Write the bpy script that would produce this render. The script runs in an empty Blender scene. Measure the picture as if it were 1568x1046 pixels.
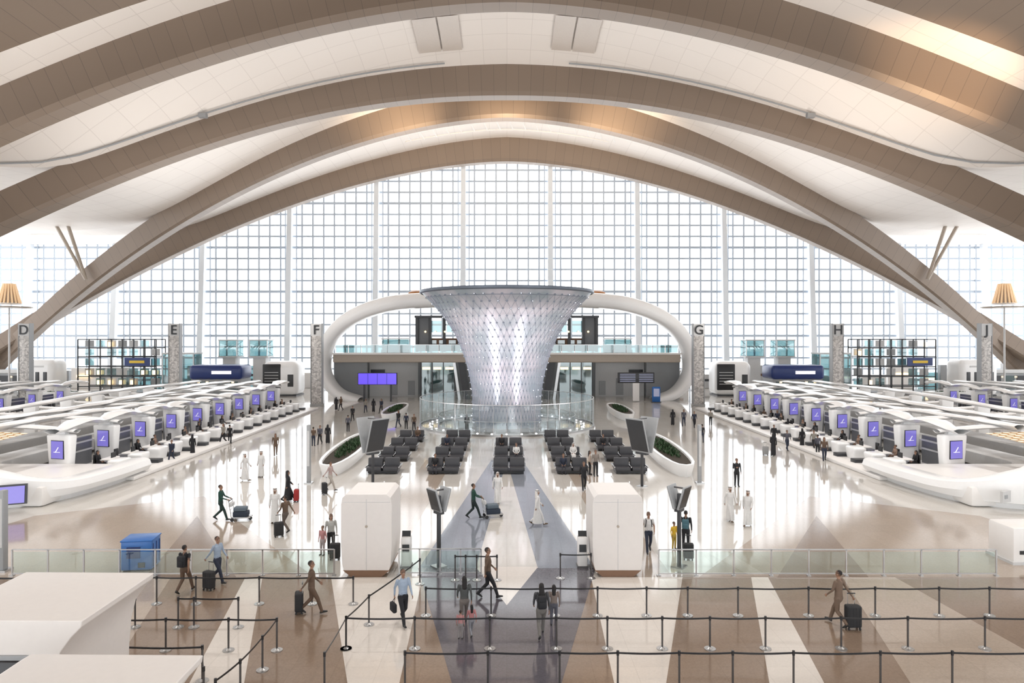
import bpy, bmesh, math, random
from mathutils import Vector, Matrix, kdtree
random.seed(7)
R=math.radians
scene=bpy.context.scene
CAMH=9.3; FPX=1045.0; CX=776.0; HY=515.0
def P(u,v):
    """ground point surveyed from the photo (floor plane z=0)"""
    y=CAMH*FPX/(v-HY); return ((u-CX)*y/FPX, y)

# ------------------------------------------------------------ materials
MATS={}
def M(name,col,rough=.5,metal=0,emit=None,es=0,noise=.06,nscale=6,spec=None,coat=0):
    if name in MATS: return MATS[name]
    m=bpy.data.materials.new(name); m.use_nodes=True
    nt=m.node_tree; b=nt.nodes['Principled BSDF']
    b.inputs['Roughness'].default_value=rough; b.inputs['Metallic'].default_value=metal
    if spec is not None: b.inputs['Specular IOR Level'].default_value=spec
    if coat: b.inputs['Coat Weight'].default_value=coat
    c=(col[0],col[1],col[2],1)
    if noise>0:
        tc=nt.nodes.new('ShaderNodeTexCoord'); n=nt.nodes.new('ShaderNodeTexNoise'); n.inputs['Scale'].default_value=nscale
        mx=nt.nodes.new('ShaderNodeMix'); mx.data_type='RGBA'
        mx.inputs[6].default_value=tuple(x*(1-noise) for x in col)+(1,)
        mx.inputs[7].default_value=tuple(min(1,x*(1+noise)) for x in col)+(1,)
        nt.links.new(tc.outputs['Object'],n.inputs['Vector']); nt.links.new(n.outputs['Fac'],mx.inputs[0])
        nt.links.new(mx.outputs[2],b.inputs['Base Color'])
    else: b.inputs['Base Color'].default_value=c
    if emit:
        b.inputs['Emission Color'].default_value=(*emit,1); b.inputs['Emission Strength'].default_value=es
    MATS[name]=m; return m
def glassmat(name,tint,refl=.12,rough=.03,op=0.0,opcol=(.5,.6,.6)):
    if name in MATS: return MATS[name]
    m=bpy.data.materials.new(name); m.use_nodes=True; nt=m.node_tree; nt.nodes.clear()
    o=nt.nodes.new('ShaderNodeOutputMaterial'); t=nt.nodes.new('ShaderNodeBsdfTransparent'); t.inputs[0].default_value=(*tint,1)
    g=nt.nodes.new('ShaderNodeBsdfGlossy'); g.inputs['Roughness'].default_value=rough; g.inputs[0].default_value=(.9,.95,.95,1)
    mx=nt.nodes.new('ShaderNodeMixShader'); mx.inputs[0].default_value=refl
    nt.links.new(t.outputs[0],mx.inputs[1]); nt.links.new(g.outputs[0],mx.inputs[2]); last=mx
    if op>0:
        d=nt.nodes.new('ShaderNodeBsdfDiffuse'); d.inputs[0].default_value=(*opcol,1)
        m2=nt.nodes.new('ShaderNodeMixShader'); m2.inputs[0].default_value=op
        nt.links.new(mx.outputs[0],m2.inputs[1]); nt.links.new(d.outputs[0],m2.inputs[2]); last=m2
    nt.links.new(last.outputs[0],o.inputs[0]); MATS[name]=m; return m
def panelmat(name,col,line,pitch,lw,rough=.6,var=.08,pitch2=None):
    m=bpy.data.materials.new(name); m.use_nodes=True; nt=m.node_tree; b=nt.nodes['Principled BSDF']
    b.inputs['Roughness'].default_value=rough
    uv=nt.nodes.new('ShaderNodeUVMap'); sp=nt.nodes.new('ShaderNodeSeparateXYZ'); nt.links.new(uv.outputs[0],sp.inputs[0])
    def math_(op,a,bv=None):
        n=nt.nodes.new('ShaderNodeMath'); n.operation=op
        nt.links.new(a,n.inputs[0])
        if bv is not None:
            if isinstance(bv,(int,float)): n.inputs[1].default_value=bv
            else: nt.links.new(bv,n.inputs[1])
        return n.outputs[0]
    d=math_('DIVIDE',sp.outputs[0],pitch); fr=math_('FRACT',d); ln=math_('LESS_THAN',fr,lw); fl=math_('FLOOR',d)
    if pitch2:
        d2=math_('DIVIDE',sp.outputs[1],pitch2); l2=math_('LESS_THAN',math_('FRACT',d2),lw*1.2); ln=math_('MAXIMUM',ln,l2)
        fl=math_('ADD',fl,math_('MULTIPLY',math_('FLOOR',d2),17.3))
    wn=nt.nodes.new('ShaderNodeTexWhiteNoise'); wn.noise_dimensions='1D'; nt.links.new(fl,wn.inputs['W'])
    mx=nt.nodes.new('ShaderNodeMix'); mx.data_type='RGBA'
    mx.inputs[6].default_value=tuple(c*(1-var) for c in col)+(1,); mx.inputs[7].default_value=tuple(c*(1+var) for c in col)+(1,)
    nt.links.new(wn.outputs['Value'],mx.inputs[0])
    m2=nt.nodes.new('ShaderNodeMix'); m2.data_type='RGBA'; m2.inputs[7].default_value=(*line,1)
    nt.links.new(mx.outputs[2],m2.inputs[6]); nt.links.new(ln,m2.inputs[0]); nt.links.new(m2.outputs[2],b.inputs['Base Color'])
    MATS[name]=m; return m
def floormat(name,col,rough=.1,speck=.1):
    m=bpy.data.materials.new(name); m.use_nodes=True; nt=m.node_tree; b=nt.nodes['Principled BSDF']
    b.inputs['Roughness'].default_value=rough; b.inputs['Specular IOR Level'].default_value=.8
    tc=nt.nodes.new('ShaderNodeTexCoord')
    n=nt.nodes.new('ShaderNodeTexVoronoi'); n.inputs['Scale'].default_value=22; nt.links.new(tc.outputs['Object'],n.inputs['Vector'])
    n2=nt.nodes.new('ShaderNodeTexNoise'); n2.inputs['Scale'].default_value=.35; nt.links.new(tc.outputs['Object'],n2.inputs['Vector'])
    sp=nt.nodes.new('ShaderNodeSeparateColor'); nt.links.new(n.outputs['Color'],sp.inputs[0])
    ad=nt.nodes.new('ShaderNodeMath'); ad.operation='MULTIPLY_ADD'; ad.inputs[1].default_value=.6
    nt.links.new(sp.outputs[0],ad.inputs[0]); 
    s2=nt.nodes.new('ShaderNodeMath'); s2.operation='MULTIPLY'; s2.inputs[1].default_value=.4; nt.links.new(n2.outputs['Fac'],s2.inputs[0]); nt.links.new(s2.outputs[0],ad.inputs[2])
    mx=nt.nodes.new('ShaderNodeMix'); mx.data_type='RGBA'
    mx.inputs[6].default_value=tuple(c*(1-speck) for c in col)+(1,); mx.inputs[7].default_value=tuple(min(1,c*(1+speck)) for c in col)+(1,)
    nt.links.new(ad.outputs[0],mx.inputs[0])
    br=nt.nodes.new('ShaderNodeTexBrick'); br.offset=0; br.inputs['Scale'].default_value=1; br.inputs['Brick Width'].default_value=1.2; br.inputs['Row Height'].default_value=1.2
    br.inputs['Mortar Size'].default_value=.006; br.inputs['Color1'].default_value=(1,1,1,1); br.inputs['Color2'].default_value=(.95,.95,.95,1); br.inputs['Mortar'].default_value=(.8,.8,.8,1)
    nt.links.new(tc.outputs['Object'],br.inputs['Vector'])
    mu=nt.nodes.new('ShaderNodeMix'); mu.data_type='RGBA'; mu.blend_type='MULTIPLY'; mu.inputs[0].default_value=1
    nt.links.new(mx.outputs[2],mu.inputs[6]); nt.links.new(br.outputs['Color'],mu.inputs[7]); nt.links.new(mu.outputs[2],b.inputs['Base Color'])
    MATS[name]=m; return m

WHITE=M('white_solid_surface',(.84,.82,.80),.35,noise=.02)
WHITE2=M('white_gloss_fibreglass',(.90,.90,.90),.22,noise=.02)
GREY=M('mid_grey_panel',(.33,.34,.35),.45)
LGREY=M('light_grey_panel',(.58,.58,.58),.45)
DARK=M('charcoal_panel',(.04,.042,.047),.4)
DGREY=M('slate_grey_panel',(.15,.157,.17),.35)
BLACK=M('black_plastic',(.012,.012,.014),.35)
STEEL=M('brushed_steel',(.5,.5,.5),.28,1,noise=.04)
DSTEEL=M('dark_bronze_metal',(.1,.095,.095),.35,.7)
PURPLE=M('blue_display_screen',(.1,.08,.25),.15,emit=(.17,.15,.5),es=1.0)
PURPLE2=M('violet_ad_screen',(.1,.08,.4),.2,emit=(.12,.06,.85),es=1.0)
NAVY=M('navy_fascia',(.015,.035,.16),.3)
BLUE=M('blue_painted_metal',(.02,.13,.42),.35)
BROWNP=M('brown_timber_panel',(.2,.11,.065),.5)
TAN=M('tan_stone_fascia',(.40,.34,.28),.4)
GOLD=M('gold_lamp_slats',(.75,.55,.35),.4,emit=(1,.65,.35),es=.3)
WARM=M('warm_shop_light',(1,.8,.5),.5,emit=(1,.7,.35),es=2.5)
LEAF=M('green_foliage',(.022,.06,.018),.6,noise=.5,nscale=3)
SOIL=M('dark_soil',(.04,.03,.02),.9)
MULL=M('pale_blue_mullion_paint',(.52,.59,.68),.4,noise=.02)
MULLW=M('white_steel_column_paint',(.82,.86,.9),.4,noise=.02)
GGLASS=glassmat('greenish_glass',(.88,.94,.92),.07)
BGLASS=glassmat('pale_blue_glass',(.90,.94,.96),.10,op=.04)
TGLASS=glassmat('teal_shop_glass',(.35,.5,.52),.2,op=.25,opcol=(.2,.32,.35))
SEATM=M('dark_grey_leather',(.04,.04,.046),.45)

# ------------------------------------------------------------ mesh builder
class MB:
    def __init__(s): s.V=[];s.F=[];s.I=[];s.m=[];s.uv=[]
    def mi(s,mat):
        if mat not in s.m: s.m.append(mat)
        return s.m.index(mat)
    def add(s,vs,fs,mat,uv=None):
        o=len(s.V); i=s.mi(mat)
        s.V+= [tuple(v) for v in vs]; s.F+=[tuple(o+k for k in f) for f in fs]; s.I+=[i]*len(fs)
        s.uv+= (uv if uv else [(0,0)]*len(vs))
    def box(s,c,d,mat,rz=0,b=0,seg=2,rx=0,ry=0,taper=1):
        bm=bmesh.new(); bmesh.ops.create_cube(bm,size=1)
        for v in bm.verts:
            t=taper if v.co.z<0 else 1
            v.co=Vector((v.co.x*d[0]*t,v.co.y*d[1]*t,v.co.z*d[2]))
        if b>0: bmesh.ops.bevel(bm,geom=list(bm.edges),offset=min(b,min(d)*.49),segments=seg,profile=.5,affect='EDGES')
        mt=Matrix.Translation(c)@Matrix.Rotation(rz,4,'Z')@Matrix.Rotation(rx,4,'X')@Matrix.Rotation(ry,4,'Y')
        bm.transform(mt); bm.verts.index_update()
        s.add([v.co.copy() for v in bm.verts],[[v.index for v in f.verts] for f in bm.faces],mat); bm.free()
    def cyl(s,p0,p1,r0,mat,r1=None,n=10):
        r1=r0 if r1 is None else r1
        p0=Vector(p0);p1=Vector(p1);d=(p1-p0).normalized()
        a=Vector((0,0,1)) if abs(d.z)<.9 else Vector((1,0,0)); x=d.cross(a).normalized(); y=d.cross(x)
        vs=[];
        for p,r in((p0,r0),(p1,r1)):
            for k in range(n):
                t=2*math.pi*k/n; vs.append(p+x*r*math.cos(t)+y*r*math.sin(t))
        fs=[(k,(k+1)%n,n+(k+1)%n,n+k) for k in range(n)]+[tuple(range(n))[::-1],tuple(range(n,2*n))]
        s.add(vs,fs,mat)
    def lathe(s,prof,mat,n=32,c=(0,0,0)):
        vs=[];fs=[];m=len(prof)
        for k in range(n):
            t=2*math.pi*k/n
            for r,z in prof: vs.append((c[0]+r*math.cos(t),c[1]+r*math.sin(t),c[2]+z))
        for k in range(n):
            for j in range(m-1):
                a=k*m+j;b=((k+1)%n)*m+j; fs.append((a,b,b+1,a+1))
        s.add(vs,fs,mat)
    def ell(s,c,r,mat,n=10,rot=None):
        vs=[];fs=[];h=n//2+1
        for j in range(1,h):
            p=math.pi*j/h
            for k in range(n):
                t=2*math.pi*k/n; v=Vector((r[0]*math.sin(p)*math.cos(t),r[1]*math.sin(p)*math.sin(t),r[2]*math.cos(p)))
                if rot: v=rot@v
                vs.append(v+Vector(c))
        tp=Vector((0,0,r[2])); 
        if rot: tp=rot@tp
        vs+= [Vector(c)+tp,Vector(c)-tp]; T=len(vs)-2;B=T+1
        for j in range(h-2):
            for k in range(n): fs.append((j*n+k,(j+1)*n+k,(j+1)*n+(k+1)%n,j*n+(k+1)%n))
        for k in range(n): fs.append((T,k,(k+1)%n)); fs.append((B,(h-2)*n+(k+1)%n,(h-2)*n+k))
        s.add(vs,fs,mat)
    def prism(s,poly,a0,a1,mat,axis='z'):
        n=len(poly)
        def mk(p,a):
            return {'z':(p[0],p[1],a),'y':(p[0],a,p[1]),'x':(a,p[0],p[1])}[axis]
        vs=[mk(p,a0) for p in poly]+[mk(p,a1) for p in poly]
        fs=[(k,(k+1)%n,n+(k+1)%n,n+k) for k in range(n)]+[tuple(range(n))[::-1],tuple(range(n,2*n))]
        s.add(vs,fs,mat)
    def grid(s,rows,mat,closed=False,uv=None):
        m=len(rows[0]);vs=[p for r in rows for p in r];fs=[]
        for i in range(len(rows)-1):
            for j in range(m if closed else m-1):
                a=i*m+j;b=i*m+(j+1)%m; fs.append((a,b,b+m,a+m))
        s.add(vs,fs,mat,uv)
    def mesh(s,name,smooth=True,ang=35):
        me=bpy.data.meshes.new(name); me.from_pydata(s.V,[],s.F)
        for mt in s.m: me.materials.append(mt)
        me.polygons.foreach_set('material_index',s.I)
        ul=me.uv_layers.new(name='UVMap')
        idx=[0]*len(me.loops); me.loops.foreach_get('vertex_index',idx)
        fl=[]; 
        for k in idx: fl+= [s.uv[k][0],s.uv[k][1]]
        ul.data.foreach_set('uv',fl)
        if smooth:
            me.polygons.foreach_set('use_smooth',[True]*len(me.polygons)); me.set_sharp_from_angle(angle=R(ang))
        me.update(); return me
    def obj(s,name,loc=(0,0,0),rz=0,parent=None,smooth=True,ang=35,sc=1):
        return place(name,s.mesh(name,smooth,ang),loc,rz,parent,sc)
def place(name,me,loc=(0,0,0),rz=0,parent=None,sc=1):
    o=bpy.data.objects.new(name,me); scene.collection.objects.link(o); o.location=loc; o.rotation_euler=(0,0,rz)
    o.scale=(sc,sc,sc) if not isinstance(sc,tuple) else sc
    if parent: o.parent=parent
    return o
def catmull(pts,n=8):
    out=[];pts=[Vector(p) for p in pts]; q=[2*pts[0]-pts[1]]+pts+[2*pts[-1]-pts[-2]]
    for i in range(1,len(q)-2):
        for k in range(n):
            t=k/n; a,b,c,d=q[i-1],q[i],q[i+1],q[i+2]
            out.append(.5*((2*b)+(c-a)*t+(2*a-5*b+4*c-d)*t*t+(3*b-a-3*c+d)*t**3))
    out.append(pts[-1]); return out

# ------------------------------------------------------------ roof arches
CLAD=panelmat('taupe_arch_cladding',(.25,.19,.145),(.165,.125,.1),1.6,.03,.45,.03)
CEIL=panelmat('white_ceiling_panels',(.90,.84,.785),(.77,.71,.66),3.0,.02,.6,.01,3.2)
ARCH={ # yfoot, yapex, z apex(soffit), zfoot, S, depth apex, depth foot, width, exponent
 'a0':(2,34,41,6,80,5.5,4,3.0,1.75),
 'a1':(60,67,41,6,80,5.8,4.2,2.6,1.75),
 'a2':(60,92,41,6,67.5,4.6,3.2,2.5,2.2),
 'a3':(118,101,41,8,82,4.8,2.4,2.4,1.75),
 'a4':(118,125,40.8,8,84,5.2,2.4,2.4,1.75)}
def az(a,x): return a[2]-(a[2]-a[3])*(abs(x)/a[4])**a[8]
def ay(a,x): return a[1]+(a[0]-a[1])*min(1.3,(abs(x)/a[4]))**a[8]
def ah(a,x): return a[5]+(a[6]-a[5])*min(1,abs(x)/a[4])
for k,a in ARCH.items():
    mb=MB(); xe=a[4]*((a[2])/(a[2]-a[3]))**(1/a[8])
    N=120; rows=[];uv=[];s=0;prev=None
    for i in range(N+1):
        x=-xe+2*xe*i/N; z=az(a,x); y=ay(a,x); e=.05
        dz=(az(a,x+e)-az(a,x-e))/(2*e); L=math.hypot(1,dz); nx,nz=-dz/L,1/L
        h=ah(a,x); w=a[7]
        if prev: s+=math.hypot(x-prev[0],z-prev[1])
        prev=(x,z)
        sec=[(0,-w*.86),(0,-w*.1),(.12,0),(1,0),(1,-w),(.1,-w)]
        rows.append([(x+nx*h*q,y+r,z+nz*h*q) for q,r in sec]); uv+=[(s,j) for j in range(6)]
    mb.grid(rows,CLAD,closed=True,uv=uv)
    mb.obj('roof_arch',smooth=True,ang=25)
def smax(a,b,k=3): return .5*(a+b+math.sqrt((a-b)**2+k*k))
def ctop(a,x):
    return smax(az(a,x)+ah(a,x)*.78,26.6,3)
def ceilrow(k1,k2,bulge,name,split=None,yend=130.6):
    mb=MB(); a=ARCH[k1];b=ARCH[k2] if k2 else None
    XS=[-108+216*i/108 for i in range(109)]
    def build(j0,j1,mat):
        rows=[];uv=[]
        for x in XS:
            r=[];y0=ay(a,x)-1.2; z0=ctop(a,x)
            y1=(ay(b,x)-1.2) if b else yend; z1=ctop(b,x) if b else z0
            for j in range(j0,j1+1):
                t=j/16; zz=z0+(z1-z0)*t+bulge*math.sin(math.pi*t)*math.exp(-(x/70)**2); yy=y0+(y1-y0)*t
                r.append((x,yy,zz)); uv.append((x,yy))
            rows.append(r)
        mb.grid(rows,mat,uv=uv)
    if split: build(0,split,CLAD); build(split,16,CEIL)
    else: build(0,16,CEIL)
    return mb.obj(name,ang=80)
ceilrow('a0','a1',1.0,'ceiling',split=14)
ceilrow('a1','a2',1.5,'ceiling')
ceilrow('a2','a3',1.0,'ceiling')
ceilrow('a3','a4',.6,'ceiling')
ceilrow('a4',None,0,'ceiling')
ceilrow('a0',None,0,'ceiling',yend=-20)  # unseen rear ceiling, added to shut out sky light behind the camera
mb=MB(); mb.box((0,-20.3,31),(208,.5,30),WHITE)
for k in range(-12,13): mb.box((k*8.5,-20.3,8),(.4,.5,16),MULLW)
mb.obj('light_block_wall_back',smooth=False)  # unseen wall added to block sky light from behind, left open below
mb=MB()
SKYG=M('smoked_skylight_panel',(.62,.55,.49),.3)
a1,a2=ARCH['a1'],ARCH['a2']
def cp(x,t,off=-.25):
    y0=ay(a1,x)-1.2;y1=ay(a2,x)-1.2; z=ctop(a1,x)+(ctop(a2,x)-ctop(a1,x))*t+1.5*math.sin(math.pi*t)*math.exp(-(x/70)**2)
    return (x,y0+(y1-y0)*t,z+off)
for s in(-1,1):
    for (xa,xb) in((5.6,8.0),(8.2,10.9)):
        rows=[[cp(s*x,t) for t in(.5,.6,.7,.8)] for x in(xa,(xa+xb)/2,xb)]
        mb.grid(rows,SKYG)
mb.obj('skylight_panel')
mb=MB()
for k in range(-3,4):
    mb.cyl((k*.3,89.4,48.2),(k*1.05,89.0,45.6),.16,WHITE)
mb.cyl((-.4,89.4,48.2),(.4,89.4,48.2),.4,WHITE)
mb.obj('roof_bracket')
mb=MB()
for s in(-1,1):
    pts=[cp(s*x,.9,-.3) for x in range(8,104,3)]
    for p,q in zip(pts,pts[1:]): mb.cyl(p,q,.10,GREY,n=6)
    mb.box(cp(s*36,.9,-.5),(.9,.6,.5),GREY)
mb.obj('roof_tension_cable')
mb=MB(); ya=112.5
for s in(-1,1):
    pr=None
    for i in range(17):
        x=-17+34*i/16; z=45.2-(abs(x)/82)**1.75*33
        if s==1: z-=1.2
        p=(x,ya+2*s,z)
        if pr: mb.cyl(pr,p,.13,WHITE,n=6)
        if s==-1: mb.cyl(p,(x+1.06,ya+2,z-1.25),.08,WHITE,n=6)
        pr=p
mb.obj('roof_truss')
for s in(-1,1):
    mb=MB()
    for dx in(-3.2,-1.6): mb.cyl((s*67.5,109.5,18.4),(s*(67.5-dx*1.2+1),109.5,27.2),.28,TAN,n=8)
    mb.obj('roof_strut')

# ------------------------------------------------------------ window wall
WY=130
def wtop(x): return ctop(ARCH['a4'],x)
mb=MB()
bay=16.4
xs=[bay*(i+.5) for i in range(-7,7)]
for x in xs:
    h=wtop(x); lean=x*.012
    mb.prism([(x-.55+lean*1.2,0),(x+.55+lean*1.2,0),(x+.42,h),(x-.42,h)],WY-1.3,WY-.3,MULLW,'y')
    for sx in(-1.05,1.05):
        mb.box((x+sx,WY-.2,h/2),(.2,.3,h),MULL)
step=bay/8
i=-52
while i<=52:
    x=i*step
    if i%8!=4: mb.box((x,WY,wtop(x)/2),(.30,.2,wtop(x)),MULL)
    i+=1
z=1.0; kz=0
while z<46:
    X=104
    if z>26.8:
        while X>0 and wtop(X)<z+.05: X-=.5
    if X>1: mb.box((0,WY-.02,z),(2*X,.2,.33 if kz%4 else .46),MULL)
    z+=2.1; kz+=1
mb.obj('window_1',smooth=False)
for s,nm in((-1,'wall_left'),(1,'wall_right')):
    mb=MB(); X=s*104
    mb.box((X,55,1.5),(.5,150,3),WHITE)
    for k in range(0,32): mb.box((X,-20+k*150/31,15),(.3,.4,25),MULL)
    for z in(5,9,13,17,21,25,27): mb.box((X,55,z),(.3,150,.25),MULL)
    mb.obj(nm,smooth=False)

# ------------------------------------------------------------ floor
F_CREAM=floormat('cream_terrazzo',(.58,.55,.51),.06,.05)
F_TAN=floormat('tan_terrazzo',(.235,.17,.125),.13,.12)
F_TAN2=floormat('pale_tan_terrazzo',(.40,.33,.27),.1,.1)
F_WHITE=floormat('white_terrazzo',(.66,.61,.56),.1,.05)
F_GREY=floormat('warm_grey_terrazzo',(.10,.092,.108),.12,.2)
F_LG=floormat('pale_grey_terrazzo',(.23,.25,.29),.08,.1)
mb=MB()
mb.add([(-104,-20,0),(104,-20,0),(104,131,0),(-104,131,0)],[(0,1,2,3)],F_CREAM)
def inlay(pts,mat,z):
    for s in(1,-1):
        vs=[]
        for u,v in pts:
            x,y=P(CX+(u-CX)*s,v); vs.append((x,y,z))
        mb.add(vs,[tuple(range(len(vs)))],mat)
# u given on the right half; mirrored about the hall axis
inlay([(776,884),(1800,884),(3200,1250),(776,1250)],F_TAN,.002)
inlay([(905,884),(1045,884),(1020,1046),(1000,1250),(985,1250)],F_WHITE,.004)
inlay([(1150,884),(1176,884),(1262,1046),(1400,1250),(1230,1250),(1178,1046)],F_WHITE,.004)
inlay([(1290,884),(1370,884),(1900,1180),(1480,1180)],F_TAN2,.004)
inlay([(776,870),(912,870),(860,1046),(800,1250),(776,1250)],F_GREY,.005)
inlay([(776,868),(824,868),(776,927)],F_WHITE,.006)
inlay([(776,705),(800,705),(912,872),(824,872)],F_LG,.003)
inlay([(1070,884),(1800,884),(1500,790),(1240,760)],F_TAN2,.002)
inlay([(1190,884),(1330,884),(1250,790)],F_TAN,.004)
inlay([(960,884),(1030,884),(900,705),(850,690)],F_TAN2,.002)
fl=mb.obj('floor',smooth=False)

# ------------------------------------------------------------ central funnel
FX,FY=0,72
prof=[(3.55,0),(3.55,2),(3.7,4),(4.15,6.2),(4.75,8),(5.6,9.8),(6.6,11.3),(7.8,12.7),(9.0,13.9)]
cv=catmull([(r,0,z) for r,z in prof],6)
FSK=bpy.data.materials.new('perforated_metal_skin'); FSK.use_nodes=True
b=FSK.node_tree.nodes['Principled BSDF']; b.inputs['Metallic'].default_value=.2; b.inputs['Roughness'].default_value=.3
nt=FSK.node_tree; n=nt.nodes.new('ShaderNodeTexNoise'); n.inputs['Scale'].default_value=.35; tc=nt.nodes.new('ShaderNodeTexCoord'); cr=nt.nodes.new('ShaderNodeValToRGB')
cr.color_ramp.elements[0].color=(.47,.54,.60,1); cr.color_ramp.elements[0].position=.35; cr.color_ramp.elements[1].color=(.84,.80,.87,1); cr.color_ramp.elements[1].position=.65
nt.links.new(tc.outputs['Object'],n.inputs[0]); nt.links.new(n.outputs['Fac'],cr.inputs[0]); nt.links.new(cr.outputs[0],b.inputs['Base Color'])
tr=nt.nodes.new('ShaderNodeBsdfTransparent'); ms=nt.nodes.new('ShaderNodeMixShader'); ms.inputs[0].default_value=.2; om=nt.nodes['Material Output']
nt.links.new(b.outputs[0],ms.inputs[1]); nt.links.new(tr.outputs[0],ms.inputs[2]); nt.links.new(ms.outputs[0],om.inputs[0])
FIN=M('silver_fin',(.38,.42,.5),.3,.4,noise=.02); FDOT=M('funnel_led_dot',(1,1,1),.4,emit=(1,.97,1),es=2.0)
FLINE=M('funnel_joint_line',(.38,.42,.5),.4,.4); FRIM=M('funnel_rim',(.16,.19,.24),.4,.5)
mb=MB()
mb.lathe([(p.x,p.z) for p in cv],FSK,96)
mb.lathe([(9.0,13.7),(9.15,13.8),(9.1,14.05),(8.8,14.05),(8.7,13.7),(7.4,12.6)],FRIM,96)
def fr(z):
    for p,q in zip(cv,cv[1:]):
        if p.z<=z<=q.z+1e-6:
            t=(z-p.z)/max(1e-6,q.z-p.z); return p.x+(q.x-p.x)*t
    return cv[-1].x
NC=60; zs=[.4+.68*j for j in range(20)]
for s in(-1,1):
    for k in range(0,NC):
        pr=None
        for j,z in enumerate(zs):
            t=2*math.pi*(k+ s*j*.5)/NC; r=fr(z)+.03; p=Vector((r*math.cos(t),r*math.sin(t),z))
            if pr: mb.cyl(pr,p,.016,FLINE,n=3)
            pr=p
for j,z in enumerate(zs):
    for k in range(NC):
        t=2*math.pi*(k+.5*(j%2))/NC; r=fr(z)
        c=Vector((math.cos(t),math.sin(t),0)); a=Vector((-c.y,c.x,0)); w=.08*r/5+.03
        p=c*r+Vector((0,0,z))
        mb.add([p+a*w,p-a*w,p+Vector((0,0,.25)),p+c*.18+Vector((0,0,-.1))],[(0,3,2),(1,2,3),(0,1,3)],FIN)
        if random.random()<.12:
            mb.ell(p+c*.16,(.035,.035,.035),FDOT,6)
for q in(.6,2.2,13.2):
    mb.lathe([(fr(q)+.02,q),(fr(q)+.1,q+.03),(fr(q)+.02,q+.08)],FLINE,64)
mb.obj('funnel_sculpture',(FX,FY,0),ang=30)
mb=MB(); N=44
for r,h in((9.1,2.9),(7.2,1.1)):
    for k in range(N):
        t0=2*math.pi*k/N+.006;t1=2*math.pi*(k+1)/N-.006
        mb.add([(r*math.cos(t),r*math.sin(t),z) for t,z in((t0,.15),(t1,.15),(t1,h),(t0,h))],[(0,1,2,3)],BGLASS)
        mb.cyl((r*math.cos(t0),r*math.sin(t0),0),(r*math.cos(t0),r*math.sin(t0),h),.025,STEEL,n=5)
    mb.lathe([(r-.06,0),(r+.06,0),(r+.06,.18),(r-.06,.18)],STEEL,64)
    mb.lathe([(r-.03,h),(r+.03,h),(r+.03,h+.05),(r-.03,h+.05)],LGREY,64)
for k in range(36):
    t=2*math.pi*k/36; mb.ell((8.1*math.cos(t),8.1*math.sin(t),.12),(.12,.12,.08),FDOT,8)
mb.obj('glass_balustrade',(FX,FY,0))

# ------------------------------------------------------------ mezzanine with ring
RY=101
pts=[(-21.5,0,-.2),(-24.6,0,.9),(-26.4,0,3),(-26.9,0,5.6),(-26.0,0,8.8),(-23.4,0,11.6),(-19,0,13.6),(-13,0,14.5),(0,0,14.8)]
pts=pts+[(-p[0],0,p[2]) for p in pts[:-1][::-1]]
cvr=catmull(pts,6); mb=MB(); rows=[]
for i,p in enumerate(cvr):
    q=cvr[min(i+1,len(cvr)-1)];o=cvr[max(i-1,0)]; t=(q-o).normalized(); nn=Vector((-t.z,0,t.x)); r=[]
    wd=.62+.5*max(0,min(1,p.z/14))
    for k in range(16):
        an=2*math.pi*k/16; ca,sa=math.cos(an),math.sin(an)
        e=lambda v:math.copysign(abs(v)**.6,v)
        r.append(tuple(p+nn*e(ca)*wd+Vector((0,e(sa)*2.4,0))))
    rows.append(r)
mb.grid(rows,WHITE2,closed=True); mb.obj('portal_ring',(0,RY-.6,0),ang=60)
mb=MB()
mb.box((0,104,6.1),(51,8,1.3),TAN,b=.15); mb.box((0,99.9,6.75),(51.2,.3,.25),WHITE)
STONE=M('grey_stone_wall',(.24,.25,.26),.4,nscale=1)
CANL=M('ceiling_can_light',(1,1,1),.4,emit=(1,.93,.82),es=4)
for s in(-1,1):
    mb.box((s*23.5,103,2.7),(5,.5,5.4),STONE)
    mb.box((s*17.5,106,2.7),(7.5,.3,5.4),LGREY)
    mb.box((s*17.5,105.8,1.5),(1.1,.2,2.6),GREY)
    mb.box((s*14.8,105.8,1.3),(1.0,.2,2.2),GREY); mb.box((s*20,105.8,3.9),(2.2,.1,.5),DARK)
    mb.box((s*10.5,104.5,2.7),(5,.1,5.4),TGLASS)
    for x in(8,9.7,11.4,13.1): mb.box((s*x,104.4,2.7),(.12,.2,5.4),DARK)
    for x in(8.8,10.6,12.3): mb.box((s*x,104.35,4.4),(1.2,.08,.35),WARM)
    mb.box((s*20.9,103.4,2.7),(.12,.2,5.4),DARK)
    mb.prism([(s*6.2,5.4),(s*7.2,5.4),(s*6.4,0),(s*5.4,0)],101,102,DARK,'y')
    mb.prism([(s*7.6,5.4),(s*8.0,5.4),(s*7.2,0),(s*6.8,0)],101,102,STEEL,'y')
    for k in range(11):
        mb.box((s*(5.2+k*1.9),100.2,7.45),(1.8,.05,1.1),TGLASS); mb.cyl((s*(4.3+k*1.9),100.2,6.8),(s*(4.3+k*1.9),100.2,8.05),.04,STEEL,n=6)
        mb.cyl((s*(5.2+k*1.9),102,5.40),(s*(5.2+k*1.9),102,5.46),.16,CANL,n=8)
    mb.box((s*15,100.2,8.05),(20,.1,.08),STEEL)
mb.box((0,110,2.7),(52,.3,5.4),STONE)
mb.obj('mezzanine',smooth=False)
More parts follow.
